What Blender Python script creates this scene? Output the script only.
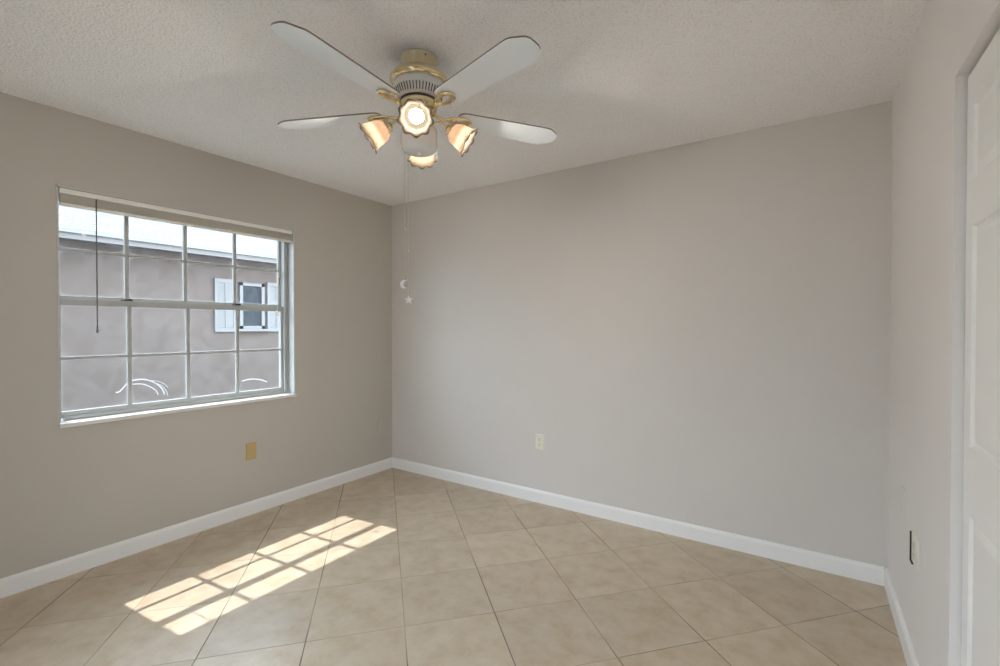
import bpy, bmesh, math, random
from mathutils import Vector, Matrix

random.seed(4)
scene = bpy.context.scene
for _o in list(bpy.data.objects):
    bpy.data.objects.remove(_o)
PI = math.pi
R = math.radians

# ------------------------------------------------------------------ camera
CAM = Vector((3.2425, -3.0156, 1.3057))
cam_data = bpy.data.cameras.new('camera')
cam = bpy.data.objects.new('camera', cam_data)
scene.collection.objects.link(cam)
cam.location = CAM
cam.rotation_euler = (R(90 - 0.6655), 0, R(33.879))
cam_data.sensor_width = 36
cam_data.lens = 461.37 * 36 / 1000
cam_data.clip_start = 0.02
scene.camera = cam

# ------------------------------------------------------------------ world, sun, exposure
world = bpy.data.worlds.new('sky')
scene.world = world
world.use_nodes = True
wn = world.node_tree
wn.nodes.clear()
w_out = wn.nodes.new('ShaderNodeOutputWorld')
w_bg = wn.nodes.new('ShaderNodeBackground')
# bright, evenly veiled sky: a little whiter at the horizon than overhead
w_tc = wn.nodes.new('ShaderNodeTexCoord')
w_sep = wn.nodes.new('ShaderNodeSeparateXYZ')
w_ramp = wn.nodes.new('ShaderNodeValToRGB')
w_ramp.color_ramp.elements[0].color = (0.77, 0.89, 1.0, 1)
w_ramp.color_ramp.elements[1].color = (0.60, 0.79, 1.0, 1)
w_bg.inputs['Strength'].default_value = 7.6
wn.links.new(w_tc.outputs['Generated'], w_sep.inputs[0])
wn.links.new(w_sep.outputs[2], w_ramp.inputs['Fac'])
wn.links.new(w_ramp.outputs['Color'], w_bg.inputs[0])
wn.links.new(w_bg.outputs[0], w_out.inputs[0])

sun_data = bpy.data.lights.new('sun', 'SUN')
sun_data.energy = 4.9
sun_data.angle = R(0.53)
sun_data.color = (1.0, 0.97, 0.95)
sun = bpy.data.objects.new('sun', sun_data)
scene.collection.objects.link(sun)
sun.rotation_euler = Vector((1.0, 0.100, -1.48)).to_track_quat('-Z', 'Y').to_euler()
sun.location = (-6, 0, 9)

BULB = 430.0                     # radiance of each fan bulb

vs = scene.view_settings
scene.display_settings.display_device = 'sRGB'
vs.view_transform = 'Standard'
vs.look = 'None'
vs.gamma = 1.0
vs.use_curve_mapping = False
vs.exposure = 0.27
scene.cycles.use_denoising = True
scene.cycles.max_bounces = 14
scene.cycles.diffuse_bounces = 7
scene.cycles.transparent_max_bounces = 16
scene.cycles.sample_clamp_indirect = 6.0
scene.cycles.caustics_reflective = False
scene.cycles.caustics_refractive = False

# ------------------------------------------------------------------ dimensions
W = 3.577          # room width (x)
D = 3.40           # room depth (towards -y)
H = 2.44
WY0, WY1 = -2.302, -0.984      # window opening
WZ0, WZ1 = 0.803, 2.040
DY0, DY1 = -2.90, -1.222       # closet opening in the right wall
DZ = 2.008

# ------------------------------------------------------------------ materials
def new_mat(name):
    m = bpy.data.materials.new(name)
    m.use_nodes = True
    nt = m.node_tree
    return m, nt, nt.nodes['Principled BSDF']

def plain(name, col, rough=0.5, metal=0.0, bump=None, var=0.0, spec=0.5, coat=0.0):
    m, nt, b = new_mat(name)
    b.inputs['Base Color'].default_value = (*col, 1)
    b.inputs['Roughness'].default_value = rough
    b.inputs['Metallic'].default_value = metal
    b.inputs['Specular IOR Level'].default_value = spec
    b.inputs['Coat Weight'].default_value = coat
    tc = nt.nodes.new('ShaderNodeTexCoord')
    if var:
        n = nt.nodes.new('ShaderNodeTexNoise')
        n.inputs['Scale'].default_value = 2.3
        n.inputs['Detail'].default_value = 4
        r = nt.nodes.new('ShaderNodeValToRGB')
        r.color_ramp.elements[0].position = 0.3
        r.color_ramp.elements[1].position = 0.7
        r.color_ramp.elements[0].color = (*[c * (1 - var) for c in col], 1)
        r.color_ramp.elements[1].color = (*[min(1, c * (1 + var)) for c in col], 1)
        nt.links.new(tc.outputs['Object'], n.inputs['Vector'])
        nt.links.new(n.outputs['Fac'], r.inputs['Fac'])
        nt.links.new(r.outputs['Color'], b.inputs['Base Color'])
    if bump:
        sc, st, dist = bump
        n2 = nt.nodes.new('ShaderNodeTexNoise')
        n2.inputs['Scale'].default_value = sc
        n2.inputs['Detail'].default_value = 3
        bp = nt.nodes.new('ShaderNodeBump')
        bp.inputs['Strength'].default_value = st
        bp.inputs['Distance'].default_value = dist
        nt.links.new(tc.outputs['Object'], n2.inputs['Vector'])
        nt.links.new(n2.outputs['Fac'], bp.inputs['Height'])
        nt.links.new(bp.outputs['Normal'], b.inputs['Normal'])
    return m

M_wall = plain('wall_paint_shaded', (0.55, 0.515, 0.465), 0.55, bump=(180, 0.12, 0.002), var=0.012, spec=0.3)  # window wall tone: darker, its shade put into the paint colour
M_wall_back = plain('wall_paint_half_lit', (0.675, 0.642, 0.610), 0.55, bump=(180, 0.12, 0.002), var=0.012, spec=0.3)  # same paint lightened and greyed, the daylight put into the colour
M_wall_right = plain('wall_paint_lit', (0.80, 0.775, 0.760), 0.55, bump=(180, 0.12, 0.002), var=0.012, spec=0.3)  # same paint lighter still, window light put into the colour
M_trim = plain('white_trim_paint', (0.87, 0.87, 0.86), 0.35, bump=(40, 0.05, 0.002))
M_door = plain('white_door_paint', (0.88, 0.88, 0.87), 0.35, bump=(60, 0.06, 0.002))
M_jamb = plain('jamb_paint', (0.665, 0.635, 0.585), 0.5, bump=(120, 0.08, 0.002))
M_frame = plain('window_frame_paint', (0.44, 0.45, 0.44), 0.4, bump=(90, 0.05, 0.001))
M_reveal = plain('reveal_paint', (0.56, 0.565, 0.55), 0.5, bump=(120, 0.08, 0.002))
M_sill = plain('marble_sill', (0.80, 0.79, 0.76), 0.2, bump=(14, 0.03, 0.001), var=0.05)
M_blind = plain('blind_ivory', (0.84, 0.80, 0.71), 0.45, bump=(70, 0.04, 0.001))
M_headrail = plain('headrail_cream', (0.88, 0.86, 0.79), 0.4, bump=(70, 0.04, 0.001))
M_wand = plain('clear_grey_plastic', (0.16, 0.15, 0.14), 0.2, bump=(70, 0.04, 0.001))
M_cord = plain('white_cord', (0.75, 0.73, 0.68), 0.6, bump=(200, 0.1, 0.001))
M_brass = plain('polished_brass', (0.82, 0.71, 0.45), 0.17, 1.0, bump=(35, 0.03, 0.001))
M_cream = plain('cream_enamel', (0.70, 0.60, 0.38), 0.3, 0.35, bump=(30, 0.03, 0.001), coat=0.4)
M_white = plain('white_enamel', (0.78, 0.77, 0.76), 0.22, bump=(30, 0.03, 0.001), coat=0.3)
M_blade = plain('white_blade', (0.87, 0.92, 0.96), 0.5, bump=(18, 0.04, 0.001), coat=0.0)
M_edge = plain('blade_edge', (0.24, 0.20, 0.17), 0.5, bump=(60, 0.05, 0.001))
M_dark = plain('dark_slot', (0.035, 0.03, 0.025), 0.6, bump=(60, 0.05, 0.001))
M_ivory = plain('ivory_plate', (0.80, 0.77, 0.64), 0.35, bump=(80, 0.03, 0.001))
M_pale = plain('pale_plate', (0.78, 0.76, 0.68), 0.35, bump=(80, 0.03, 0.001))
M_tan = plain('tan_plate', (0.55, 0.40, 0.18), 0.4, bump=(80, 0.05, 0.001))
M_crystal = plain('pearl_crystal', (0.86, 0.85, 0.82), 0.08, bump=(80, 0.05, 0.001), coat=0.8)
M_chain = plain('chain_nickel', (0.62, 0.60, 0.55), 0.3, 1.0, bump=(80, 0.05, 0.001))
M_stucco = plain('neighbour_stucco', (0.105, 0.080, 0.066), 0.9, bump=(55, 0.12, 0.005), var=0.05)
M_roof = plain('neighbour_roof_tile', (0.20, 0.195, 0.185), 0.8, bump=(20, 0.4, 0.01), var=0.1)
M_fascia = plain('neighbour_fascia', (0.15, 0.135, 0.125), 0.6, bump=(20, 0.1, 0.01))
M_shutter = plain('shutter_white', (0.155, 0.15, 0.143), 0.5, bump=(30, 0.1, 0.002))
M_ground = plain('gravel_ground', (0.12, 0.115, 0.105), 0.95, bump=(45, 0.8, 0.02), var=0.2)
M_ext = plain('exterior_stucco', (0.55, 0.48, 0.43), 0.9, bump=(55, 0.5, 0.01), var=0.05)
M_nglass = plain('neighbour_glass', (0.03, 0.035, 0.04), 0.6, bump=(4, 0.03, 0.01), spec=0.1)

def ceiling_mat():
    m, nt, b = new_mat('popcorn_ceiling')
    N = nt.nodes.new; L = nt.links.new
    tc = N('ShaderNodeTexCoord')
    v = N('ShaderNodeTexVoronoi'); v.inputs['Scale'].default_value = 95
    n = N('ShaderNodeTexNoise'); n.inputs['Scale'].default_value = 120; n.inputs['Detail'].default_value = 3
    mx = N('ShaderNodeMath'); mx.operation = 'SUBTRACT'
    bp = N('ShaderNodeBump'); bp.inputs['Strength'].default_value = 0.55; bp.inputs['Distance'].default_value = 0.005
    r = N('ShaderNodeValToRGB')
    r.color_ramp.elements[0].position = 0.33; r.color_ramp.elements[0].color = (0.82, 0.808, 0.795, 1)
    r.color_ramp.elements[1].position = 0.47; r.color_ramp.elements[1].color = (0.955, 0.945, 0.95, 1)
    L(tc.outputs['Object'], v.inputs['Vector']); L(tc.outputs['Object'], n.inputs['Vector'])
    L(n.outputs['Fac'], mx.inputs[0]); L(v.outputs['Distance'], mx.inputs[1])
    L(mx.outputs[0], bp.inputs['Height']); L(bp.outputs['Normal'], b.inputs['Normal'])
    L(n.outputs['Fac'], r.inputs['Fac']); L(r.outputs['Color'], b.inputs['Base Color'])
    b.inputs['Roughness'].default_value = 0.95
    b.inputs['Specular IOR Level'].default_value = 0.1
    return m
M_ceil = ceiling_mat()

def floor_mat():
    m, nt, b = new_mat('ceramic_floor_tile')
    N = nt.nodes.new; L = nt.links.new
    def math_(op, a, c=None):
        k = N('ShaderNodeMath'); k.operation = op
        for i, q in enumerate((a, c)):
            if q is None: continue
            if isinstance(q, (int, float)): k.inputs[i].default_value = q
            else: L(q, k.inputs[i])
        return k.outputs[0]
    geo = N('ShaderNodeTexCoord')
    sep = N('ShaderNodeSeparateXYZ'); L(geo.outputs['Object'], sep.inputs[0])
    X, Y = sep.outputs[0], sep.outputs[1]
    rot = R(131.8167); c, s = math.cos(rot), math.sin(rot)
    P = 0.4037
    a = math_('DIVIDE', math_('SUBTRACT', math_('SUBTRACT', math_('MULTIPLY', X, c), math_('MULTIPLY', Y, s)), -0.0049), P)
    d = math_('DIVIDE', math_('SUBTRACT', math_('ADD', math_('MULTIPLY', X, s), math_('MULTIPLY', Y, c)), 2.385), P)
    fa, fd = math_('FLOOR', math_('ADD', a, 50.0)), math_('FLOOR', math_('ADD', d, 50.0))
    def edge(t):                                    # distance to the nearest joint, metres
        fr = math_('FRACT', math_('ADD', t, 50.5))
        return math_('MULTIPLY', math_('ABSOLUTE', math_('SUBTRACT', fr, 0.5)), P)
    ea, ed = edge(a), edge(d)
    e = math_('MINIMUM', ea, ed)
    cross = math_('MULTIPLY', math_('LESS_THAN', ed, ea), 0.14)     # the cross joints are filled paler
    ramp = N('ShaderNodeMapRange'); L(e, ramp.inputs['Value'])
    ramp.inputs['From Min'].default_value = 0.0014; ramp.inputs['From Max'].default_value = 0.0030
    comb = N('ShaderNodeCombineXYZ'); L(fa, comb.inputs[0]); L(fd, comb.inputs[1])
    wn_ = N('ShaderNodeTexWhiteNoise'); wn_.noise_dimensions = '2D'; L(comb.outputs[0], wn_.inputs['Vector'])
    # every tile gets its own piece of the mottling
    off = N('ShaderNodeVectorMath'); off.operation = 'SCALE'; L(comb.outputs[0], off.inputs[0]); off.inputs['Scale'].default_value = 3.71
    addv = N('ShaderNodeVectorMath'); addv.operation = 'ADD'; L(geo.outputs['Object'], addv.inputs[0]); L(off.outputs[0], addv.inputs[1])
    n1 = N('ShaderNodeTexNoise'); n1.inputs['Scale'].default_value = 9; n1.inputs['Detail'].default_value = 7; n1.inputs['Roughness'].default_value = 0.62
    n1.inputs['Distortion'].default_value = 0.0
    L(addv.outputs[0], n1.inputs['Vector'])
    r = N('ShaderNodeValToRGB')
    r.color_ramp.elements[0].position = 0.30; r.color_ramp.elements[0].color = (0.500, 0.385, 0.250, 1)
    r.color_ramp.elements[1].position = 0.70; r.color_ramp.elements[1].color = (0.625, 0.530, 0.410, 1)
    k = r.color_ramp.elements.new(0.5); k.color = (0.570, 0.470, 0.345, 1)
    L(n1.outputs['Fac'], r.inputs['Fac'])
    tint = N('ShaderNodeMapRange'); L(wn_.outputs['Value'], tint.inputs['Value'])
    tint.inputs['To Min'].default_value = 0.94; tint.inputs['To Max'].default_value = 1.05
    tm = N('ShaderNodeVectorMath'); tm.operation = 'SCALE'; L(r.outputs['Color'], tm.inputs[0]); L(tint.outputs[0], tm.inputs['Scale'])
    # grout: worn darker and lighter in places
    gn = N('ShaderNodeTexNoise'); gn.inputs['Scale'].default_value = 2.2; L(geo.outputs['Object'], gn.inputs['Vector'])
    gr = N('ShaderNodeValToRGB')
    gr.color_ramp.elements[0].position = 0.40; gr.color_ramp.elements[0].color = (0.16, 0.135, 0.11, 1)
    gr.color_ramp.elements[1].position = 0.62; gr.color_ramp.elements[1].color = (0.46, 0.37, 0.26, 1)
    L(math_('ADD', gn.outputs['Fac'], cross), gr.inputs['Fac'])
    mix = N('ShaderNodeMix'); mix.data_type = 'RGBA'
    L(ramp.outputs[0], mix.inputs['Factor']); L(gr.outputs['Color'], mix.inputs['A']); L(tm.outputs[0], mix.inputs['B'])
    L(mix.outputs['Result'], b.inputs['Base Color'])
    rr = N('ShaderNodeMapRange'); L(ramp.outputs[0], rr.inputs['Value'])
    rr.inputs['To Min'].default_value = 0.85; rr.inputs['To Max'].default_value = 0.33
    b.inputs['Specular IOR Level'].default_value = 0.32
    L(rr.outputs[0], b.inputs['Roughness'])
    n2 = N('ShaderNodeTexNoise'); n2.inputs['Scale'].default_value = 22; n2.inputs['Detail'].default_value = 4; L(geo.outputs['Object'], n2.inputs['Vector'])
    hh = math_('ADD', math_('MULTIPLY', ramp.outputs[0], 1.0), math_('MULTIPLY', n2.outputs['Fac'], 0.35))
    bp = N('ShaderNodeBump'); bp.inputs['Strength'].default_value = 0.35; bp.inputs['Distance'].default_value = 0.0015
    L(hh, bp.inputs['Height']); L(bp.outputs['Normal'], b.inputs['Normal'])
    return m
M_floor = floor_mat()

def glass_mat():
    """clear pane whose old film has gone milky towards a rounded-off edge (UV 0..1 across the pane)"""
    m, nt, b = new_mat('hazy_window_glass')
    N = nt.nodes.new; L = nt.links.new
    nt.nodes.remove(b)
    out = [n for n in nt.nodes if n.type == 'OUTPUT_MATERIAL'][0]
    def math_(op, a, c=None):
        k = N('ShaderNodeMath'); k.operation = op
        for i, q in enumerate((a, c)):
            if q is None: continue
            if isinstance(q, (int, float)): k.inputs[i].default_value = q
            else: L(q, k.inputs[i])
        return k.outputs[0]
    uv = N('ShaderNodeUVMap'); sep = N('ShaderNodeSeparateXYZ'); L(uv.outputs[0], sep.inputs[0])
    def dev(v): return math_('POWER', math_('ABSOLUTE', math_('MULTIPLY', math_('SUBTRACT', v, 0.5), 2.0)), 7.0)
    tc = N('ShaderNodeTexCoord')
    n = N('ShaderNodeTexNoise'); n.inputs['Scale'].default_value = 9; n.inputs['Detail'].default_value = 6; n.inputs['Distortion'].default_value = 1.5
    L(tc.outputs['Object'], n.inputs['Vector'])
    sq = math_('ADD', dev(sep.outputs[0]), dev(sep.outputs[1]))
    edge = N('ShaderNodeMapRange'); edge.interpolation_type = 'SMOOTHSTEP'
    L(math_('ADD', sq, math_('MULTIPLY', math_('SUBTRACT', n.outputs['Fac'], 0.5), 0.25)), edge.inputs['Value'])
    edge.inputs['From Min'].default_value = 0.25; edge.inputs['From Max'].default_value = 0.95
    haze = N('ShaderNodeMapRange'); L(n.outputs['Fac'], haze.inputs['Value'])
    haze.inputs['From Min'].default_value = 0.40; haze.inputs['From Max'].default_value = 0.75
    haze.inputs['To Min'].default_value = 0.01; haze.inputs['To Max'].default_value = 0.05
    fac = math_('MAXIMUM', math_('MULTIPLY', edge.outputs[0], 0.08), haze.outputs[0])
    tr = N('ShaderNodeBsdfTransparent'); tr.inputs[0].default_value = (0.95, 0.96, 0.97, 1)
    tl = N('ShaderNodeBsdfTranslucent'); tl.inputs[0].default_value = (0.9, 0.9, 0.9, 1)
    df = N('ShaderNodeBsdfDiffuse'); df.inputs[0].default_value = (0.8, 0.8, 0.8, 1)
    gl = N('ShaderNodeBsdfGlossy'); gl.inputs['Roughness'].default_value = 0.03
    fr = N('ShaderNodeFresnel'); fr.inputs[0].default_value = 1.45
    a = N('ShaderNodeMixShader'); a.inputs[0].default_value = 0.3; L(tl.outputs[0], a.inputs[1]); L(df.outputs[0], a.inputs[2])
    h = N('ShaderNodeMixShader'); L(fac, h.inputs[0]); L(tr.outputs[0], h.inputs[1]); L(a.outputs[0], h.inputs[2])
    g = N('ShaderNodeMixShader'); L(math_('MULTIPLY', fr.outputs[0], 0.04), g.inputs[0]); L(h.outputs[0], g.inputs[1]); L(gl.outputs[0], g.inputs[2])
    L(g.outputs[0], out.inputs['Surface'])
    return m
M_glass = glass_mat()

def shade_mat():
    m, nt, b = new_mat('frosted_tulip_glass')
    N = nt.nodes.new; L = nt.links.new
    nt.nodes.remove(b)
    out = [n for n in nt.nodes if n.type == 'OUTPUT_MATERIAL'][0]
    tr = N('ShaderNodeBsdfTransparent'); tr.inputs[0].default_value = (1, 0.95, 0.9, 1)
    tl = N('ShaderNodeBsdfTranslucent'); tl.inputs[0].default_value = (0.165, 0.138, 0.112, 1)
    df = N('ShaderNodeBsdfDiffuse'); df.inputs[0].default_value = (0.024, 0.020, 0.016, 1)
    gl = N('ShaderNodeBsdfGlossy'); gl.inputs['Roughness'].default_value = 0.25
    tc = N('ShaderNodeTexCoord'); n = N('ShaderNodeTexNoise'); n.inputs['Scale'].default_value = 45
    L(tc.outputs['Object'], n.inputs['Vector'])
    mr = N('ShaderNodeMapRange'); L(n.outputs['Fac'], mr.inputs['Value']); mr.inputs['To Min'].default_value = 0.0; mr.inputs['To Max'].default_value = 0.01
    uv = N('ShaderNodeUVMap'); sp = N('ShaderNodeSeparateXYZ'); L(uv.outputs[0], sp.inputs[0])     # paler towards the rim, the bulb's glow put into the colour
    cr = N('ShaderNodeValToRGB'); L(sp.outputs[1], cr.inputs['Fac'])
    cr.color_ramp.elements[0].position = 0.45; cr.color_ramp.elements[0].color = (0.135, 0.108, 0.086, 1)
    cr.color_ramp.elements[1].position = 1.0; cr.color_ramp.elements[1].color = (0.46, 0.40, 0.33, 1)
    L(cr.outputs['Color'], tl.inputs[0])
    c2 = N('ShaderNodeValToRGB'); L(sp.outputs[1], c2.inputs['Fac'])  # diffuse colour lifted at the rim too, standing in for glow
    c2.color_ramp.elements[0].position = 0.50; c2.color_ramp.elements[0].color = (0.008, 0.007, 0.0055, 1)
    c2.color_ramp.elements[1].position = 1.0; c2.color_ramp.elements[1].color = (0.085, 0.07, 0.055, 1)
    L(c2.outputs['Color'], df.inputs[0])
    a = N('ShaderNodeMixShader'); a.inputs[0].default_value = 0.5; L(tl.outputs[0], a.inputs[1]); L(df.outputs[0], a.inputs[2])
    h = N('ShaderNodeMixShader'); L(mr.outputs[0], h.inputs[0]); L(a.outputs[0], h.inputs[1]); L(tr.outputs[0], h.inputs[2])
    g = N('ShaderNodeMixShader'); g.inputs[0].default_value = 0.0; L(h.outputs[0], g.inputs[1]); L(gl.outputs[0], g.inputs[2])
    L(g.outputs[0], out.inputs['Surface'])
    return m
M_shade = shade_mat()

def bulb_mat():
    m, nt, b = new_mat('lit_bulb')
    b.inputs['Base Color'].default_value = (0.9, 0.88, 0.82, 1)
    b.inputs['Emission Color'].default_value = (1.0, 0.91, 0.80, 1)
    b.inputs['Emission Strength'].default_value = BULB
    return m
M_bulb = bulb_mat()

def streak_mat():
    m, nt, b = new_mat('dried_soap_streak')
    N = nt.nodes.new; L = nt.links.new
    nt.nodes.remove(b)
    out = [n for n in nt.nodes if n.type == 'OUTPUT_MATERIAL'][0]
    tl = N('ShaderNodeBsdfTranslucent'); tl.inputs[0].default_value = (0.60, 0.60, 0.60, 1)
    df = N('ShaderNodeBsdfDiffuse'); df.inputs[0].default_value = (0.35, 0.35, 0.35, 1)
    tr = N('ShaderNodeBsdfTransparent')
    tc = N('ShaderNodeTexCoord'); n = N('ShaderNodeTexNoise'); n.inputs['Scale'].default_value = 60
    L(tc.outputs['Object'], n.inputs['Vector'])
    mr = N('ShaderNodeMapRange'); L(n.outputs['Fac'], mr.inputs['Value']); mr.inputs['To Min'].default_value = 0.0; mr.inputs['To Max'].default_value = 0.5
    a = N('ShaderNodeMixShader'); a.inputs[0].default_value = 0.25; L(tl.outputs[0], a.inputs[1]); L(df.outputs[0], a.inputs[2])
    h = N('ShaderNodeMixShader'); L(mr.outputs[0], h.inputs[0]); L(a.outputs[0], h.inputs[1]); L(tr.outputs[0], h.inputs[2])
    L(h.outputs[0], out.inputs['Surface'])
    return m
M_streak = streak_mat()

# ------------------------------------------------------------------ mesh helpers
class MB:
    """collects shapes and links them as ONE mesh object"""
    def __init__(self): self.bm = bmesh.new(); self.smooth = False
    def box(self, x0, x1, y0, y1, z0, z1, bevel=0.0, mat=0):
        vs_ = [self.bm.verts.new(p) for p in ((x0,y0,z0),(x1,y0,z0),(x1,y1,z0),(x0,y1,z0),(x0,y0,z1),(x1,y0,z1),(x1,y1,z1),(x0,y1,z1))]
        fs = [self.bm.faces.new([vs_[i] for i in f]) for f in ((3,2,1,0),(4,5,6,7),(0,1,5,4),(1,2,6,5),(2,3,7,6),(3,0,4,7))]
        for f in fs: f.material_index = mat
        if bevel:
            es = list({e for f in fs for e in f.edges})
            bmesh.ops.bevel(self.bm, geom=es, offset=bevel, segments=2, affect='EDGES', profile=0.6)
        return vs_
    def prism(self, pts, axis, a, b, mat=0, cap=True):
        """pts: 2D outline in the plane normal to axis, extruded from a to b"""
        def mk(p, t): return {'x': (t, p[0], p[1]), 'y': (p[0], t, p[1]), 'z': (p[0], p[1], t)}[axis]
        A = [self.bm.verts.new(mk(p, a)) for p in pts]; B = [self.bm.verts.new(mk(p, b)) for p in pts]
        n = len(pts)
        for i in range(n):
            f = self.bm.faces.new((A[i], A[(i+1)%n], B[(i+1)%n], B[i])); f.material_index = mat
        if cap:
            self.bm.faces.new(A[::-1]); self.bm.faces.new(B)
        return A, B
    def lathe(self, prof, seg=48, M=None, smooth=True, mat=0, close=False):
        rings = []
        for r, z in prof:
            if r < 1e-6: rings.append([self.bm.verts.new((0, 0, z))])
            else: rings.append([self.bm.verts.new((r*math.cos(2*PI*i/seg), r*math.sin(2*PI*i/seg), z)) for i in range(seg)])
        if close: rings.append(rings[0])
        allv = [v for rg in rings for v in rg]
        for k in range(len(rings)-1):
            a, b = rings[k], rings[k+1]
            for i in range(seg):
                j = (i+1) % seg
                if len(a) == 1 and len(b) == 1: continue
                if len(a) == 1: f = self.bm.faces.new((a[0], b[j], b[i]))
                elif len(b) == 1: f = self.bm.faces.new((a[i], a[j], b[0]))
                else: f = self.bm.faces.new((a[i], a[j], b[j], b[i]))
                f.smooth = smooth; f.material_index = mat
        if M is not None:
            for v in set(allv): v.co = M @ v.co
        return rings
    def tube(self, pts, r, seg=8, closed=False, flat=None, mat=0, smooth=True):
        """sweep a circle (or ellipse: flat=(r_side, r_up) with up = z) along pts"""
        pts = [Vector(p) for p in pts]; n = len(pts); rings = []
        up0 = Vector((0, 0, 1))
        for i, p in enumerate(pts):
            if closed: t = (pts[(i+1) % n] - pts[(i-1) % n]).normalized()
            else: t = (pts[min(i+1, n-1)] - pts[max(i-1, 0)]).normalized()
            up = up0 if abs(t.dot(up0)) < 0.98 else Vector((1, 0, 0))
            s_ = t.cross(up).normalized(); u = s_.cross(t).normalized()
            rr = r(i/(n-1)) if callable(r) else r
            ra, rb = (rr, rr) if flat is None else (flat[0], flat[1])
            rings.append([self.bm.verts.new(p + s_*ra*math.cos(2*PI*k/seg) + u*rb*math.sin(2*PI*k/seg)) for k in range(seg)])
        m = n if closed else n-1
        for i in range(m):
            a, b = rings[i], rings[(i+1) % n]
            for k in range(seg):
                f = self.bm.faces.new((a[k], a[(k+1)%seg], b[(k+1)%seg], b[k])); f.smooth = smooth; f.material_index = mat
        if not closed:
            self.bm.faces.new(rings[0][::-1]).material_index = mat
            self.bm.faces.new(rings[-1]).material_index = mat
    def ball(self, c, r, seg=16, scale=(1,1,1), mat=0):
        M = Matrix.Translation(Vector(c)) @ Matrix.Diagonal((scale[0], scale[1], scale[2], 1))
        res = bmesh.ops.create_uvsphere(self.bm, u_segments=seg, v_segments=max(6, seg//2), radius=r, matrix=M)
        for v in res['verts']:
            for f in v.link_faces: f.smooth = True; f.material_index = mat
    def build(self, name, mats, parent=None, loc=None, M=None):
        if M is not None: self.bm.transform(M)
        bmesh.ops.recalc_face_normals(self.bm, faces=self.bm.faces)
        me = bpy.data.meshes.new(name)
        if loc is not None: self.bm.transform(Matrix.Translation(-Vector(loc)))
        self.bm.to_mesh(me); self.bm.free()
        for mm in (mats if isinstance(mats, (list, tuple)) else [mats]): me.materials.append(mm)
        o = bpy.data.objects.new(name, me)
        scene.collection.objects.link(o)
        if loc is not None: o.location = loc
        if parent is not None: o.parent = parent
        return o

def struct(o, label=None):
    o['kind'] = 'structure'
    if label: o['label'] = label
    return o

def thing(name, label, cat, loc=(0,0,0), rotz=0.0, group=None):
    o = bpy.data.objects.new(name, None); scene.collection.objects.link(o)
    o.empty_display_size = 0.1
    o.location = loc; o.rotation_euler = (0, 0, rotz)
    o['label'] = label; o['category'] = cat
    if group: o['group'] = group
    return o

# ------------------------------------------------------------------ room shell
b = MB(); b.box(-0.0, W, -D, 0, -0.12, 0.0)
struct(b.build('floor', M_floor), 'beige ceramic tile floor laid diagonally with thin dark joints')
b = MB(); b.box(-0.2, W+0.2, -D-0.2, 0.2, H, H+0.15)
struct(b.build('ceiling', M_ceil), 'white popcorn textured ceiling')

def rect_wall_with_hole(b, x0, x1, Y0, Y1, Z0, Z1, hy0, hy1, hz0, hz1):
    """slab normal to x with a hole right through"""
    for x in (x0, x1):
        o = [b.bm.verts.new((x, y, z)) for y, z in ((Y0,Z0),(Y1,Z0),(Y1,Z1),(Y0,Z1))]
        i = [b.bm.verts.new((x, y, z)) for y, z in ((hy0,hz0),(hy1,hz0),(hy1,hz1),(hy0,hz1))]
        for k in range(4): b.bm.faces.new((o[k], o[(k+1)%4], i[(k+1)%4], i[k]))
        if x == x0: O0, I0 = o, i
        else:
            for k in range(4):
                b.bm.faces.new((O0[k], O0[(k+1)%4], o[(k+1)%4], o[k]))
                b.bm.faces.new((I0[k], I0[(k+1)%4], i[(k+1)%4], i[k]))

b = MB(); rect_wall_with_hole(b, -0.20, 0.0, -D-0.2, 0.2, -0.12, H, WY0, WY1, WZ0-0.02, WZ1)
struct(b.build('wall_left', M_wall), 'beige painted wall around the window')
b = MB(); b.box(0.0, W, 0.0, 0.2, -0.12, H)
struct(b.build('wall_back', M_wall_back), 'large plain beige wall facing the viewer, lightened and greyed as daylight')
PX0, PX1, PZ = 1.75, 2.47, 2.03         # unseen open doorway, added behind the viewer to let daylight in
b = MB(); b.prism([(0.0, -0.12), (PX0, -0.12), (PX0, PZ), (PX1, PZ), (PX1, -0.12), (W, -0.12), (W, H), (0.0, H)], 'y', -D-0.2, -D)
struct(b.build('wall_front', M_wall_back))
b = MB()
# right wall: the stretch beside the closet, the header over it, and the stretch behind the viewer
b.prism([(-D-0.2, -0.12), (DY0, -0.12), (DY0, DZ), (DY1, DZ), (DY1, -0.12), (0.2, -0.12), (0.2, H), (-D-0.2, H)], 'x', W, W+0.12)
struct(b.build('wall_right', M_wall_right), 'wall at the right beside the closet door, light put into its paler paint')
# closet behind the doors
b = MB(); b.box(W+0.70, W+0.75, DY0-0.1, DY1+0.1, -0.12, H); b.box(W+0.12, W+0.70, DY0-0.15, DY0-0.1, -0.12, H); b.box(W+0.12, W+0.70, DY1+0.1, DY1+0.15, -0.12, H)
struct(b.build('wall_closet', M_wall))

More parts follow.
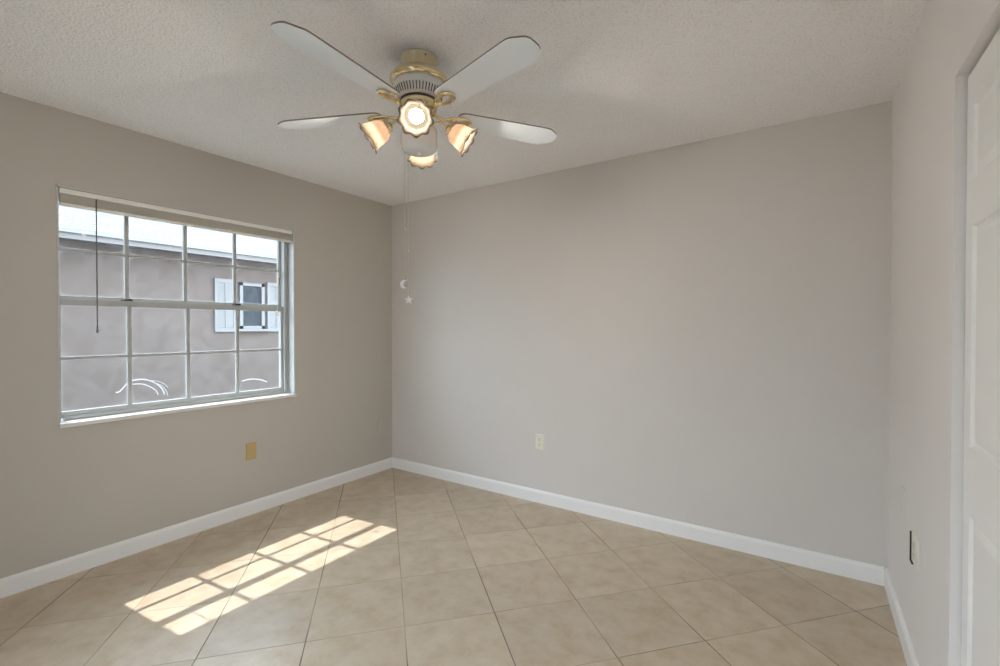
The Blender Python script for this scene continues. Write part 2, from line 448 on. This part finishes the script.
def base_prof(h=0.092, t=0.014):
    return [(0, 0), (t, 0), (t, h-0.016), (t-0.004, h-0.008), (t*0.45, h-0.002), (0.003, h), (0, h)]
b = MB(); b.prism([(p[0], p[1]) for p in base_prof()], 'y', -D, 0.0)
struct(b.build('baseboard_left', M_trim), 'white baseboard under the window wall')
b = MB(); b.prism([(-p[0], p[1]) for p in base_prof()], 'x', 0.014, W-0.014)
struct(b.build('baseboard_back', M_trim), 'white baseboard along the back wall')
b = MB(); b.prism([(W-p[0], p[1]) for p in base_prof()], 'y', DY1, 0.0)
struct(b.build('baseboard_right', M_trim), 'short white baseboard beside the closet')
b = MB(); b.prism([(-D+p[0], p[1]) for p in base_prof()], 'x', 0.014, PX0)
struct(b.build('baseboard_front', M_trim))
b = MB(); xm = (PX0+PX1)/2
for (x0, x1) in ((PX0, PX0+0.04), (PX1-0.04, PX1)): b.box(x0, x1, -D-0.13, -D-0.07, -0.02, PZ)
b.box(PX0, PX1, -D-0.13, -D-0.07, PZ-0.05, PZ); b.box(PX0, PX1, -D-0.13, -D-0.07, -0.12, 0.03)
pd = struct(b.build('added_doorway', M_trim))  # frame of the added doorway

# ------------------------------------------------------------------ closet door (bifold, six panel look)
door = MB()
door.box(W+0.06, W+0.075, DY0, DY1, 0.001, DZ)          # dark stop strip behind the leaves
door_o = struct(door.build('door_1', M_jamb), 'white panelled closet door in the right wall')
nleaf = 4; lw = (DY1-DY0-0.012)/nleaf
for k in range(nleaf):
    y1 = DY1-0.006-k*lw; y0 = y1-lw+0.004
    x0, x1 = W+0.024, W+0.052
    b = MB(); st = 0.058
    rails = [(0.012, 0.20), (0.80, 0.985), (1.58, 1.70), (1.905, DZ-0.012)]
    b.box(x0, x1, y0, y0+st, 0.012, DZ-0.012); b.box(x0, x1, y1-st, y1, 0.012, DZ-0.012)
    for z0, z1 in rails: b.box(x0, x1, y0+st, y1-st, z0, z1)
    leaf = b.build('door_leaf', M_door, door_o)
    for (z0, z1) in ((0.20, 0.80), (0.985, 1.58), (1.70, 1.905)):
        b = MB(); g = 0.012; s_ = 0.034
        ya, yb = y0+st, y1-st
        o = [(ya, z0), (yb, z0), (yb, z1), (ya, z1)]
        rings = []
        for (ins, dx) in ((0, 0.0), (0.006, 0.008), (0.014, 0.009), (s_, 0.002)):
            rings.append([b.bm.verts.new((x0+dx, y, z)) for y, z in ((ya+ins, z0+ins), (yb-ins, z0+ins), (yb-ins, z1-ins), (ya+ins, z1-ins))])
        for q in range(len(rings)-1):
            for i in range(4): b.bm.faces.new((rings[q][i], rings[q][(i+1)%4], rings[q+1][(i+1)%4], rings[q+1][i]))
        b.bm.faces.new(rings[-1])
        back = [b.bm.verts.new((x1-0.002, y, z)) for y, z in o]
        for i in range(4): b.bm.faces.new((rings[0][i], rings[0][(i+1)%4], back[(i+1)%4], back[i]))
        b.bm.faces.new(back[::-1])
        b.build('panel', M_door, leaf)

# ------------------------------------------------------------------ window
win = MB()
fx0, fx1 = -0.150, -0.078
ft = 0.034
win.box(fx0, fx1, WY0, WY0+0.006, WZ0, WZ1); win.box(fx0, fx1, WY1-ft, WY1, WZ0, WZ1)
win.box(fx0, fx1, WY0+ft, WY1-ft, WZ1-ft, WZ1); win.box(fx0, fx1, WY0+ft, WY1-ft, WZ0, WZ0+0.024)
win.box(fx1, fx1+0.012, WY1-ft-0.004, WY1-ft+0.008, WZ0+0.02, WZ1-0.02)   # track lip
win_o = struct(win.build('window_1', M_frame), 'white single hung window with sixteen small panes')
# edging of the opening and its lining
b = MB(); e = 0.012
b.box(-0.078, 0.003, WY1-0.003, WY1+0.006, WZ0, WZ1+0.006); b.box(-0.078, 0.003, WY0-0.006, WY0+0.003, WZ0, WZ1+0.006)
b.box(-0.078, 0.003, WY0-0.006, WY1+0.006, WZ1-0.003, WZ1+0.006)
b.build('reveal_lining', M_reveal, win_o)
b = MB(); b.box(-0.150, 0.020, WY0-0.004, WY1+0.004, WZ0-0.020, WZ0+0.002, bevel=0.003)
b.build('window_sill', M_sill, win_o)

ys = [WY0+0.006, -1.975, -1.666, -1.356, WY1-ft]
ZM = 1.446
def sash(name, xc, z0, z1, top, bot, th=0.018):
    b = MB(); st = 0.020
    b.box(xc-th/2, xc+th/2, ys[0]-0.004, ys[0]+st, z0, z1, 0.002); b.box(xc-th/2, xc+th/2, ys[4]-st, ys[4]+0.004, z0, z1, 0.002)
    b.box(xc-th/2, xc+th/2, ys[0]+st, ys[4]-st, z0, z0+bot, 0.002); b.box(xc-th/2, xc+th/2, ys[0]+st, ys[4]-st, z1-top, z1, 0.002)
    o = b.build(name, M_frame, win_o)
    zi0, zi1 = z0+bot, z1-top; zm = (zi0+zi1)/2
    m = MB()
    for y in ys[1:4]: m.box(xc-0.007, xc+0.009, y-0.011, y+0.011, zi0, zi1, 0.002)
    m.box(xc-0.006, xc+0.008, ys[0]+st, ys[4]-st, zm-0.008, zm+0.008, 0.002)
    m.build('muntin_grid', M_frame, o)
    yy = [ys[0]+st] + ys[1:4] + [ys[4]-st]
    for i in range(4):
        for (a, c) in ((zi0, zm), (zm, zi1)):
            bm = bmesh.new(); uvl = bm.loops.layers.uv.new('UVMap')
            ya, yb = yy[i]+(0.009 if i else 0), yy[i+1]-(0.009 if i < 3 else 0)
            x = xc-0.003
            v = [bm.verts.new(p) for p in ((x, ya, a), (x, yb, a), (x, yb, c), (x, ya, c))]
            f = bm.faces.new(v)
            for lp, uv in zip(f.loops, ((0,0),(1,0),(1,1),(0,1))): lp[uvl].uv = uv
            me = bpy.data.meshes.new('pane'); bm.to_mesh(me); bm.free(); me.materials.append(M_glass)
            po = bpy.data.objects.new('pane', me); scene.collection.objects.link(po); po.parent = o
    return o, zm
up_o, zmu = sash('upper_sash', -0.128, 1.450, WZ1-ft+0.004, 0.020, 0.030)
lo_o, zml = sash('lower_sash', -0.095, WZ0+0.016, 1.462, 0.034, 0.034)
for y in (-1.985, -1.360):                                 # sash locks on the meeting rail
    b = MB(); b.box(-0.100, -0.084, y-0.028, y+0.028, 1.462, 1.468, 0.002); b.ball((-0.090, y, 1.470), 0.009, 10, (1, 1.2, 0.6)); b.box(-0.094, -0.076, y-0.004, y+0.022, 1.468, 1.474, 0.002)
    b.build('sash_lock', M_dark, lo_o)
# dried streaks on the outside of two lower panes
S = [([(-2.039,0.93),(-2.023,0.931),(-2.004,0.952),(-1.982,0.98),(-1.955,0.992),(-1.911,0.994),(-1.87,0.981),(-1.834,0.956),(-1.808,0.925),(-1.795,0.889)], 0.0065),
     ([(-1.98,0.968),(-1.95,0.969),(-1.906,0.964),(-1.865,0.94),(-1.839,0.916),(-1.829,0.89)], 0.0045),
     ([(-1.875,0.984),(-1.829,0.974),(-1.797,0.955),(-1.775,0.928)], 0.0025),
     ([(-1.844,0.966),(-1.808,0.944),(-1.786,0.91),(-1.776,0.877)], 0.003),
     ([(-1.324,0.925),(-1.293,0.932),(-1.243,0.933),(-1.184,0.922),(-1.139,0.901)], 0.0075)]
def spline(p, k=6):
    out = []
    for i in range(len(p)-1):
        p0, p1, p2, p3 = [Vector(p[j]) for j in (max(i-1,0), i, i+1, min(i+2, len(p)-1))]
        for s_ in range(k):
            t = s_/k
            out.append(0.5*((2*p1)+(-p0+p2)*t+(2*p0-5*p1+4*p2-p3)*t*t+(-p0+3*p1-3*p2+p3)*t**3))
    out.append(Vector(p[-1])); return out
for pts, wd in S:
    b = MB(); q = spline(pts)
    n = len(q)
    b.tube([(-0.1005, v[0], v[1]) for v in q], 1, 8, flat=(0.0012, wd*0.62))
    # flat sweep: thin across the glass, wide along it
    o = b.build('streak', M_streak, lo_o)
    o['label'] = 'white dried streak on the glass'

# ------------------------------------------------------------------ raised blind
bl = thing('window_blind', 'ivory mini blind pulled all the way up at the top of the window', 'blind', (-0.02, (WY0+WY1)/2, 1.94))
def sub(b, name, mat, root, **k):
    o = b.build(name, mat, None, loc=None)
    o.data.transform(Matrix.Translation(-Vector(root.location)))
    o.parent = root
    return o
hy0, hy1 = WY0+0.008, WY1-0.008
b = MB(); b.box(-0.034, -0.003, hy0, hy1, 2.008, 2.036, 0.003); sub(b, 'headrail', M_headrail, bl)
b = MB()
for i in range(14):
    z = 1.962+i*0.0032
    b.prism([(-0.031, z), (-0.018, z+0.0014), (-0.006, z), (-0.006, z+0.0014), (-0.018, z+0.0028), (-0.031, z+0.0014)], 'y', hy0+0.004+random.uniform(0,0.002), hy1-0.004-random.uniform(0,0.002))
sub(b, 'slat_stack', M_blind, bl)['label'] = 'stacked ivory slats'
b = MB(); b.box(-0.032, -0.005, hy0+0.004, hy1-0.004, 1.947, 1.961, 0.003); sub(b, 'bottom_rail', M_blind, bl)
b = MB(); b.tube([(-0.010, -2.144, 2.012), (-0.004, -2.144, 2.004), (-0.004, -2.1445, 1.30)], 0.0032, 6); b.tube([(-0.004,-2.1445,1.31),(-0.004,-2.1445,1.276)], 0.005, 6)
sub(b, 'tilt_wand', M_wand, bl)['label'] = 'thin dark tilt wand'
for (y, z, dx) in ((-1.104, 1.700, 0.0), (-1.112, 1.42, 0.004)):
    b = MB(); b.tube([(-0.008-dx, -1.100, 2.012), (-0.003-dx, -1.100, 1.98), (-0.003-dx, (y-1.1)/2, (z+1.98)/2), (-0.003-dx, y, z)], 0.0015, 6)
    c = sub(b, 'lift_cord', M_cord, bl)
    b = MB(); b.lathe([(0.0, 0.012), (0.003, 0.012), (0.005, 0.0), (0.0085, -0.022), (0.0085, -0.026), (0.0, -0.026)], 12, Matrix.Translation((-0.003-dx, y, z)))
    t = sub(b, 'tassel', M_blind, bl); t.parent = c

# ------------------------------------------------------------------ wall plates
def rounded(w, h, r, n=4):
    pts = []
    for cx, cy, a0 in ((w/2-r, h/2-r, 0), (-w/2+r, h/2-r, 90), (-w/2+r, -h/2+r, 180), (w/2-r, -h/2+r, 270)):
        for k in range(n+1):
            a = R(a0+90*k/n); pts.append((cx+r*math.cos(a), cy+r*math.sin(a)))
    return pts
def plate_mesh(b, w, h, t):
    """local frame: x along the wall, y out of it (towards -y), z up"""
    A = [(w, h, 0.004, 0.0), (w, h, 0.004, t*0.5), (w-0.006, h-0.006, 0.003, t)]
    rings = [[b.bm.verts.new((p[0], -d, p[1])) for p in rounded(ww, hh, r)] for ww, hh, r, d in A]
    n = len(rings[0])
    for k in range(2):
        for i in range(n): b.bm.faces.new((rings[k][i], rings[k][(i+1)%n], rings[k+1][(i+1)%n], rings[k+1][i]))
    b.bm.faces.new(rings[0]); b.bm.faces.new(rings[-1])
def local(b, name, mat, root): return b.build(name, mat, root)
def outlet(name, label, cat, loc, rotz, mat, stand=0.0, edge_strip=False, w=0.070):
    t = thing(name, label, cat, loc, rotz)
    b = MB(); plate_mesh(b, w, 0.114, 0.006)
    p = local(b, 'cover_plate', mat, t); p.location = (0, -stand, 0)
    if edge_strip:  # dark strip along one side and the bottom of the plate
        b = MB(); b.prism([(-w/2-0.004, 0.052), (-w/2-0.004, -0.061), (-w/2+0.035, -0.061), (-w/2+0.035, -0.0573), (-w/2, -0.0573), (-w/2, 0.052)], 'y', -0.0105, 0.0); local(b, 'dark_strip', M_dark, t)['label'] = 'dark strip along the edge of the plate'
    for s_ in (-1, 1):
        b = MB()
        pr = [(0.017*math.cos(a)*1.0, max(-0.0135, min(0.0135, 0.017*math.sin(a)))) for a in [2*PI*i/20 for i in range(20)]]
        b.prism([(x, z+s_*0.0195) for x, z in pr], 'y', -0.0085-stand, -0.004-stand)
        r = local(b, 'receptacle', mat, t)
        b = MB()
        for x in (-0.0065, 0.0065): b.box(x-0.0012, x+0.0012, -0.0088-stand, -0.008-stand, s_*0.0195+0.0, s_*0.0195+0.009)
        b.ball((0, -0.0085-stand, s_*0.0195-0.006), 0.0026, 8, (1, 0.2, 1))
        local(b, 'slot', M_dark, r)
    b = MB(); b.lathe([(0, 0.0), (0.0035, 0.0), (0.003, 0.0012), (0, 0.0015)], 12, Matrix.Translation((0, -0.006-stand, 0)) @ Matrix.Rotation(PI/2, 4, 'X'))
    local(b, 'screw', M_chain, t)
    return t
outlet('wall_outlet', 'ivory electrical outlet low on the large back wall', 'outlet', (1.577, 0, 0.453), 0, M_ivory)
outlet('wall_outlet', 'pale double width outlet plate on the right wall beside the closet', 'outlet', (W, -0.735, 0.474), -PI/2, M_pale, w=0.115, edge_strip=True)
# tan jack plate below the window
t = thing('wall_plate', 'tan wall plate on the window wall, below and right of the window', 'wall plate', (0, -1.313, 0.442), PI/2)
b = MB(); plate_mesh(b, 0.072, 0.116, 0.007); local(b, 'cover_plate', M_tan, t)
b = MB(); b.box(-0.011, 0.011, -0.009, -0.006, -0.012, 0.010, 0.001); local(b, 'jack', M_tan, t)
for z in (-0.042, 0.042):
    b = MB(); b.ball((0, -0.007, z), 0.0035, 8, (1, 0.3, 1)); local(b, 'screw', M_tan, t)
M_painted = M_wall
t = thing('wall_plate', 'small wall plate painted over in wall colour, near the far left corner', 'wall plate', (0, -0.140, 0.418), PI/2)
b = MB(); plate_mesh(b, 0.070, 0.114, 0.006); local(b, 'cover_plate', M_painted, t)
b = MB(); b.lathe([(0, 0.010), (0.0028, 0.010), (0.0045, 0.009), (0.0045, 0.0), (0, 0.0)], 12, Matrix.Translation((0, -0.005, 0.018)) @ Matrix.Rotation(PI/2, 4, 'X')); local(b, 'cable_jack', M_chain, t)
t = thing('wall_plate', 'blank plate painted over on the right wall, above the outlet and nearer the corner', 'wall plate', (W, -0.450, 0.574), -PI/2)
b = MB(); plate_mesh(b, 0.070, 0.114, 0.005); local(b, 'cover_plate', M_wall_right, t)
for z in (-0.042, 0.042):
    b = MB(); b.ball((0, -0.005, z), 0.0035, 8, (1, 0.3, 1)); local(b, 'screw', M_wall_right, t)

# ------------------------------------------------------------------ ceiling fan
FC = Vector((1.865, -1.577, 0.0))
fan = thing('ceiling_fan', 'white five blade ceiling fan with brass fittings and four lit tulip shades', 'ceiling fan', (FC.x, FC.y, H))
def fb(b, name, mat, parent=fan):            # fan parts are drawn around the fan axis with true heights
    o = b.build(name, mat, None)
    o.data.transform(Matrix.Translation((0, 0, -H)))
    o.parent = parent
    return o
b = MB(); b.lathe([(0, 2.44), (0.075, 2.44), (0.077, 2.435), (0.077, 2.432), (0.072, 2.428), (0.070, 2.385), (0.064, 2.372), (0, 2.372)], 64)
fb(b, 'canopy', M_cream)['label'] = 'cream ceiling canopy'
for a in (-25, 95, 215):
    b = MB(); b.ball((0.071*math.cos(R(a)), 0.071*math.sin(R(a)), 2.424), 0.004, 8)
    fb(b, 'canopy_screw', M_dark)
b = MB(); b.lathe([(0.0, 2.378), (0.070, 2.378), (0.092, 2.374), (0.112, 2.364), (0.121, 2.352), (0.122, 2.342), (0.116, 2.334), (0.106, 2.328), (0.0, 2.328)], 64)
fb(b, 'motor_ring', M_brass)['label'] = 'polished brass motor ring'
b = MB(); b.lathe([(0.0, 2.331), (0.104, 2.331), (0.109, 2.322), (0.109, 2.306), (0.104, 2.300), (0.090, 2.266), (0.084, 2.262), (0.0, 2.262)], 64)
mh = fb(b, 'motor_housing', M_white)
b = MB()
for k in range(48):
    a = 2*PI*k/48
    Mx = Matrix.Rotation(a, 4, 'Z')
    vsb = []
    for (r, z, wdt) in ((0.1035, 2.297, 0.0022), (0.0915, 2.269, 0.0019)):
        for s_ in (-1, 1):
            for dr in (-0.004, 0.0008): vsb.append(b.bm.verts.new(Mx @ Vector((r+dr, s_*wdt, z))))
    # outer face and sides of one slot
    i0, o0, i1, o1, i2, o2, i3, o3 = vsb
    b.bm.faces.new((o0, o1, o3, o2)); b.bm.faces.new((i0, i2, i3, i1)); b.bm.faces.new((i0, o0, o2, i2)); b.bm.faces.new((i1, i3, o3, o1)); b.bm.faces.new((i0, i1, o1, o0)); b.bm.faces.new((i2, o2, o3, i3))
fb(b, 'vent_slots', M_dark, mh)
b = MB(); b.lathe([(0, 2.263), (0.0785, 2.263), (0.0785, 2.257), (0.075, 2.252), (0.070, 2.250), (0, 2.250)], 48)
fb(b, 'dark_seam', M_dark)
b = MB(); b.lathe([(0, 2.256), (0.077, 2.256), (0.079, 2.246), (0.074, 2.226), (0.066, 2.216), (0.056, 2.210), (0.056, 2.196), (0.050, 2.188), (0.044, 2.150), (0, 2.150)], 48)
fb(b, 'hub', M_brass)['label'] = 'polished brass hub'

BZ, PITCH = 2.213, -9.0
angles = [-86, -13, 58, 130, 202]
def blade_outline():
    half = []
    for (r, w) in ((0.168, 0.0), (0.168, 0.030), (0.172, 0.042), (0.182, 0.050), (0.20, 0.054), (0.30, 0.058), (0.45, 0.063), (0.575, 0.067), (0.596, 0.0665), (0.610, 0.063), (0.646, 0.041), (0.655, 0.034), (0.661, 0.020), (0.662, 0.0)):
        half.append((r, w))
    return half + [(r, -w) for r, w in half[::-1] if w > 0]
def blade_obj(ang):
    M = Matrix.Rotation(R(ang), 4, 'Z') @ Matrix.Translation((0, 0, BZ)) @ Matrix.Rotation(R(PITCH), 4, 'X')
    b = MB()
    A, B = b.prism(blade_outline(), 'z', 0.0, 0.006)
    for f in b.bm.faces:
        if len(f.verts) == 4: f.material_index = 1
    bl_ = b.build('blade', [M_blade, M_edge], None, M=M)
    bl_.data.transform(Matrix.Translation((0, 0, -H))); bl_.parent = fan
    b = MB()
    # stem from the hub, then an open teardrop loop with a smaller one inside, screwed under the blade
    stem = [(0.050, 0, 0.004), (0.075, 0, 0.000), (0.100, 0, -0.010), (0.125, 0, -0.010), (0.140, 0, -0.006)]
    b.tube(stem, 1, 10, flat=(0.011, 0.006))
    def loop(r0, r1, w, z, n=36):
        out = []
        for i in range(n):
            t = 2*PI*i/n
            c = math.cos(t)
            rr = (r0+r1)/2 - (r1-r0)/2*c
            fat = 0.62+0.38*(1-c)/2 if c > -1 else 1
            out.append((rr, w*math.sin(t)*fat, z))
        return out
    b.tube(loop(0.124, 0.232, 0.034, -0.006), 1, 8, closed=True, flat=(0.0052, 0.0045))
    b.tube(loop(0.138, 0.216, 0.019, -0.005), 1, 8, closed=True, flat=(0.0032, 0.003))
    for (x, y) in ((0.228, 0), (0.176, 0.031), (0.176, -0.031)): b.ball((x, y, -0.006), 0.0065, 10, (1, 1, 0.7))
    ir = b.build('blade_iron', M_brass, None, M=M)
    ir.data.transform(Matrix.Translation((0, 0, -H))); ir.parent = bl_
    ir['label'] = 'open brass blade bracket'
for a in angles: blade_obj(a)

# light kit: white bowl in the middle and four arms
b = MB(); b.lathe([(0, 2.158), (0.046, 2.158), (0.066, 2.152), (0.074, 2.140), (0.076, 2.120), (0.077, 2.080), (0.074, 2.062), (0.064, 2.050), (0.045, 2.045), (0, 2.044)], 64)
fb(b, 'light_kit_body', M_white)['label'] = 'glossy white round light kit body'
b = MB(); b.lathe([(0, 2.046), (0.010, 2.046), (0.009, 2.040), (0.004, 2.036), (0, 2.036)], 20); fb(b, 'finial', M_white)
TILT = R(33)
def lamp(az):
    Mz = Matrix.Rotation(R(az), 4, 'Z')
    neck = Vector((0.118, 0, 2.157)); d = Vector((math.cos(TILT), 0, -math.sin(TILT)))
    b = MB()
    pts = [Vector(p) for p in ((0.045, 0, 2.162), (0.062, 0, 2.170), (0.080, 0, 2.176), (0.098, 0, 2.174), (0.112, 0, 2.163))] + [neck+d*0.004]
    b.tube(pts, 0.0055, 10)
    arm = b.build('lamp_arm', M_brass, None, M=Mz); arm.data.transform(Matrix.Translation((0, 0, -H))); arm.parent = fan
    A = Matrix.Translation(neck) @ Matrix.Rotation(PI/2+TILT, 4, 'Y')          # local z runs along d
    b = MB(); b.lathe([(0, -0.004), (0.010, -0.004), (0.014, 0.002), (0.023, 0.006), (0.026, 0.011), (0.023, 0.016), (0.026, 0.020), (0.026, 0.024), (0.022, 0.028), (0, 0.028)], 28, Mz @ A)
    fit = b.build('socket_cup', M_brass, None); fit.data.transform(Matrix.Translation((0, 0, -H))); fit.parent = arm
    b = MB()
    seg = 96; lob = 9
    prof = [(0.021, 0.018), (0.028, 0.023), (0.038, 0.033), (0.045, 0.047), (0.049, 0.062), (0.050, 0.076), (0.053, 0.090), (0.059, 0.101), (0.066, 0.107)]
    rings = []
    def ring(prf, off):
        out = []
        for kk, (r, z) in enumerate(prf):
            t = max(0, (z-0.055)/0.053); t2 = t*t
            rg = []
            for i in range(seg):
                ph = 2*PI*i/seg
                wv = math.cos(lob*ph)
                rr = r + off + 0.0045*wv*t2
                zz = z + 0.0045*abs(math.cos(lob*ph/2))*t2*1.6 + 0.002*math.cos(3*ph+1)*t2
                rg.append(b.bm.verts.new((rr*math.cos(ph), rr*math.sin(ph), zz)))
            out.append(rg)
        return out
    outer = ring(prof, 0.0); inner = ring(prof, -0.0028)
    allr = outer + inner[::-1]
    for k in range(len(allr)):
        a, c = allr[k], allr[(k+1) % len(allr)]
        for i in range(seg):
            f = b.bm.faces.new((a[i], a[(i+1)%seg], c[(i+1)%seg], c[i])); f.smooth = True
    uvl = b.bm.loops.layers.uv.new('UVMap'); hv = {}
    for rg, (r_, z_) in zip(allr, prof+prof[::-1]):
        for i, v in enumerate(rg): hv[v] = (i/seg, (z_-0.018)/0.089)
    for f in b.bm.faces:
        for lp in f.loops: lp[uvl].uv = hv[lp.vert]
    sh = b.build('tulip_shade', M_shade, None, M=Mz @ A); sh.data.transform(Matrix.Translation((0, 0, -H))); sh.parent = arm
    sh['label'] = 'frosted glass tulip shade with a scalloped rim'
    b = MB(); b.lathe([(0, 0.022), (0.012, 0.022), (0.013, 0.030), (0.016, 0.037), (0.023, 0.048), (0.0265, 0.060), (0.025, 0.071), (0.017, 0.081), (0.008, 0.0855), (0, 0.0865)], 32, Mz @ A)
    bu = b.build('bulb', M_bulb, None); bu.data.transform(Matrix.Translation((0, 0, -H))); bu.parent = arm
    bu['label'] = 'lit round bulb'
for az in (-50, 40, 130, 220): lamp(az)

# pull chains (they hang from the fan and move with it)
LAT = Vector((-0.830, -0.5575, 0))        # a direction along the wall of the light kit body
def chain(dist, back, z_coupler, z_end, kind):
    p = LAT*dist + Vector((-0.5575, 0.830, 0))*back
    b = MB()
    z = 2.13
    while z > z_end+0.016:
        bmesh.ops.create_icosphere(b.bm, subdivisions=1, radius=0.0015, matrix=Matrix.Translation((p.x, p.y, z)))
        z -= 0.0042
    b.tube([(p.x, p.y, 2.13), (p.x, p.y, z_end+0.014)], 0.0006, 5)
    b.tube([(p.x*0.85, p.y*0.85, 2.132), (p.x, p.y, 2.130)], 0.004, 8)
    ch = fb(b, 'pull_chain', M_chain)
    b = MB(); b.lathe([(0, 0.007), (0.0035, 0.005), (0.0035, -0.005), (0, -0.007)], 10, Matrix.Translation((p.x, p.y, z_coupler))); fb(b, 'chain_coupler', M_chain, ch)
    b = MB(); b.lathe([(0, 0.020), (0.003, 0.019), (0.0045, 0.008), (0.004, 0.0), (0, -0.001)], 10, Matrix.Translation((p.x, p.y, z_end+0.002))); fb(b, 'pendant_cap', M_brass, ch)
    b = MB()
    if kind == 'moon':
        pts = []; n = 18; Ro, Ri, dx = 0.019, 0.0165, 0.0095
        for i in range(n+1):
            a = R(52) + (2*PI-2*R(52))*i/n; pts.append((Ro*math.cos(a), Ro*math.sin(a)))
        ex, ez = pts[-1]; a1 = math.atan2(ez, ex-dx); a0 = math.atan2(-ez, ex-dx)
        for i in range(1, n):
            a = (a1+2*PI) - ((a1+2*PI)-a0)*i/n; rr = math.hypot(ex-dx, ez); pts.append((dx+rr*math.cos(a), rr*math.sin(a)))
        A, B = b.prism([(x, z-0.019) for x, z in pts], 'y', -0.003, 0.003)
    else:
        pts = []
        for i in range(10):
            a = PI/2+PI*i/5; rr = 0.021 if i % 2 == 0 else 0.0095; pts.append((rr*math.cos(a), rr*math.sin(a)-0.019))
        ringv = [b.bm.verts.new((x, 0, z)) for x, z in pts]
        for s_ in (-1, 1):
            c = b.bm.verts.new((0, s_*0.006, -0.019))
            for i in range(10): b.bm.faces.new((ringv[i], ringv[(i+1)%10], c))
    o = b.build('%s_pendant' % ('crescent' if kind == 'moon' else 'star'), M_crystal, None, M=Matrix.Translation((p.x, p.y, z_end)) @ Matrix.Rotation(R(34), 4, 'Z'))
    o.data.transform(Matrix.Translation((0, 0, -H))); o.parent = ch
    o['label'] = 'clear crescent moon pendant' if kind == 'moon' else 'clear star pendant'
chain(0.074, 0.052, 1.736, 1.514, 'moon')
chain(0.060, 0.064, 1.640, 1.446, 'star')

# ------------------------------------------------------------------ outside the window
b = MB(); b.prism([(-20, 14), (-20, -24), (16, -24), (16, -D-0.2), (-0.2, -D-0.2), (-0.2, 14)], 'z', -0.35, -0.15)
struct(b.build('ground', M_ground), 'strip of ground between the two houses')
b = MB(); b.box(-0.62, -0.2, -6, 4, 2.56, 2.62); b.box(-0.66, -0.62, -6, 4, 2.54, 2.70)
b.prism([(-0.70, 2.70), (0.3, 3.04), (0.3, 3.10), (-0.70, 2.76)], 'y', -6, 4)
struct(b.build('eave', M_trim), 'roof overhang above the window')
nh = thing('neighbouring_house', 'stucco house with a white tiled roof seen through the window', 'house', (-6.5, 0, -0.15))
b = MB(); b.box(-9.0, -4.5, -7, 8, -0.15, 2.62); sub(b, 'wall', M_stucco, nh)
b = MB(); b.box(-4.14, -4.10, -7.4, 8.4, 2.37, 2.50); b.box(-4.5, -4.14, -7.4, 8.4, 2.40, 2.42)
sub(b, 'fascia', M_fascia, nh)
b = MB()
sl = math.tan(R(19)); pts = []
x = -4.06; z = 2.50
prof_t = [(x, z)]
for i in range(28):
    x2 = x-0.16; z2 = z+0.16*sl-0.022
    prof_t += [(x2, z2), (x2, z2+0.022)]; x, z = x2, z2+0.022
prof_t += [(x, 2.44), (-4.06, 2.44)]
b.prism(prof_t, 'y', -7.5, 8.5)
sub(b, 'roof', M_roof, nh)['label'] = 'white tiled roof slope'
NZ0, NZ1, NY0, NY1 = 1.285, 2.045, 0.865, 1.275
b = MB()
for (y0, y1, z0, z1) in ((NY0, NY0+0.05, NZ0, NZ1), (NY1-0.05, NY1, NZ0, NZ1), (NY0, NY1, NZ1-0.05, NZ1), (NY0, NY1, NZ0, NZ0+0.05), (NY0, NY1, 1.635, 1.68)):
    b.box(-4.52, -4.46, y0, y1, z0, z1)
b.box(-4.52, -4.42, NY0-0.04, NY1+0.04, NZ0-0.04, NZ0)
nw = sub(b, 'window', M_shutter, nh)
b = MB(); b.box(-4.51, -4.485, NY0+0.05, NY1-0.05, NZ0+0.05, NZ1-0.05)
sub(b, 'pane', M_nglass, nh).parent = nw
for (y0, y1) in ((0.485, 0.815), (1.325, 1.66)):
    b = MB()
    b.box(-4.5, -4.46, y0, y0+0.045, 1.24, 2.08); b.box(-4.5, -4.46, y1-0.045, y1, 1.24, 2.08)
    b.box(-4.5, -4.46, y0+0.045, y1-0.045, 1.24, 1.30); b.box(-4.5, -4.46, y0+0.045, y1-0.045, 2.02, 2.08)
    b.box(-4.5, -4.46, (y0+y1)/2-0.012, (y0+y1)/2+0.012, 1.30, 2.02)
    b.box(-4.5, -4.474, y0+0.045, y1-0.045, 1.30, 2.02)
    z = 1.31
    while z < 1.98:
        b.prism([(-4.474, z), (-4.466, z), (-4.474, z+0.034)], 'y', y0+0.045, y1-0.045); z += 0.036
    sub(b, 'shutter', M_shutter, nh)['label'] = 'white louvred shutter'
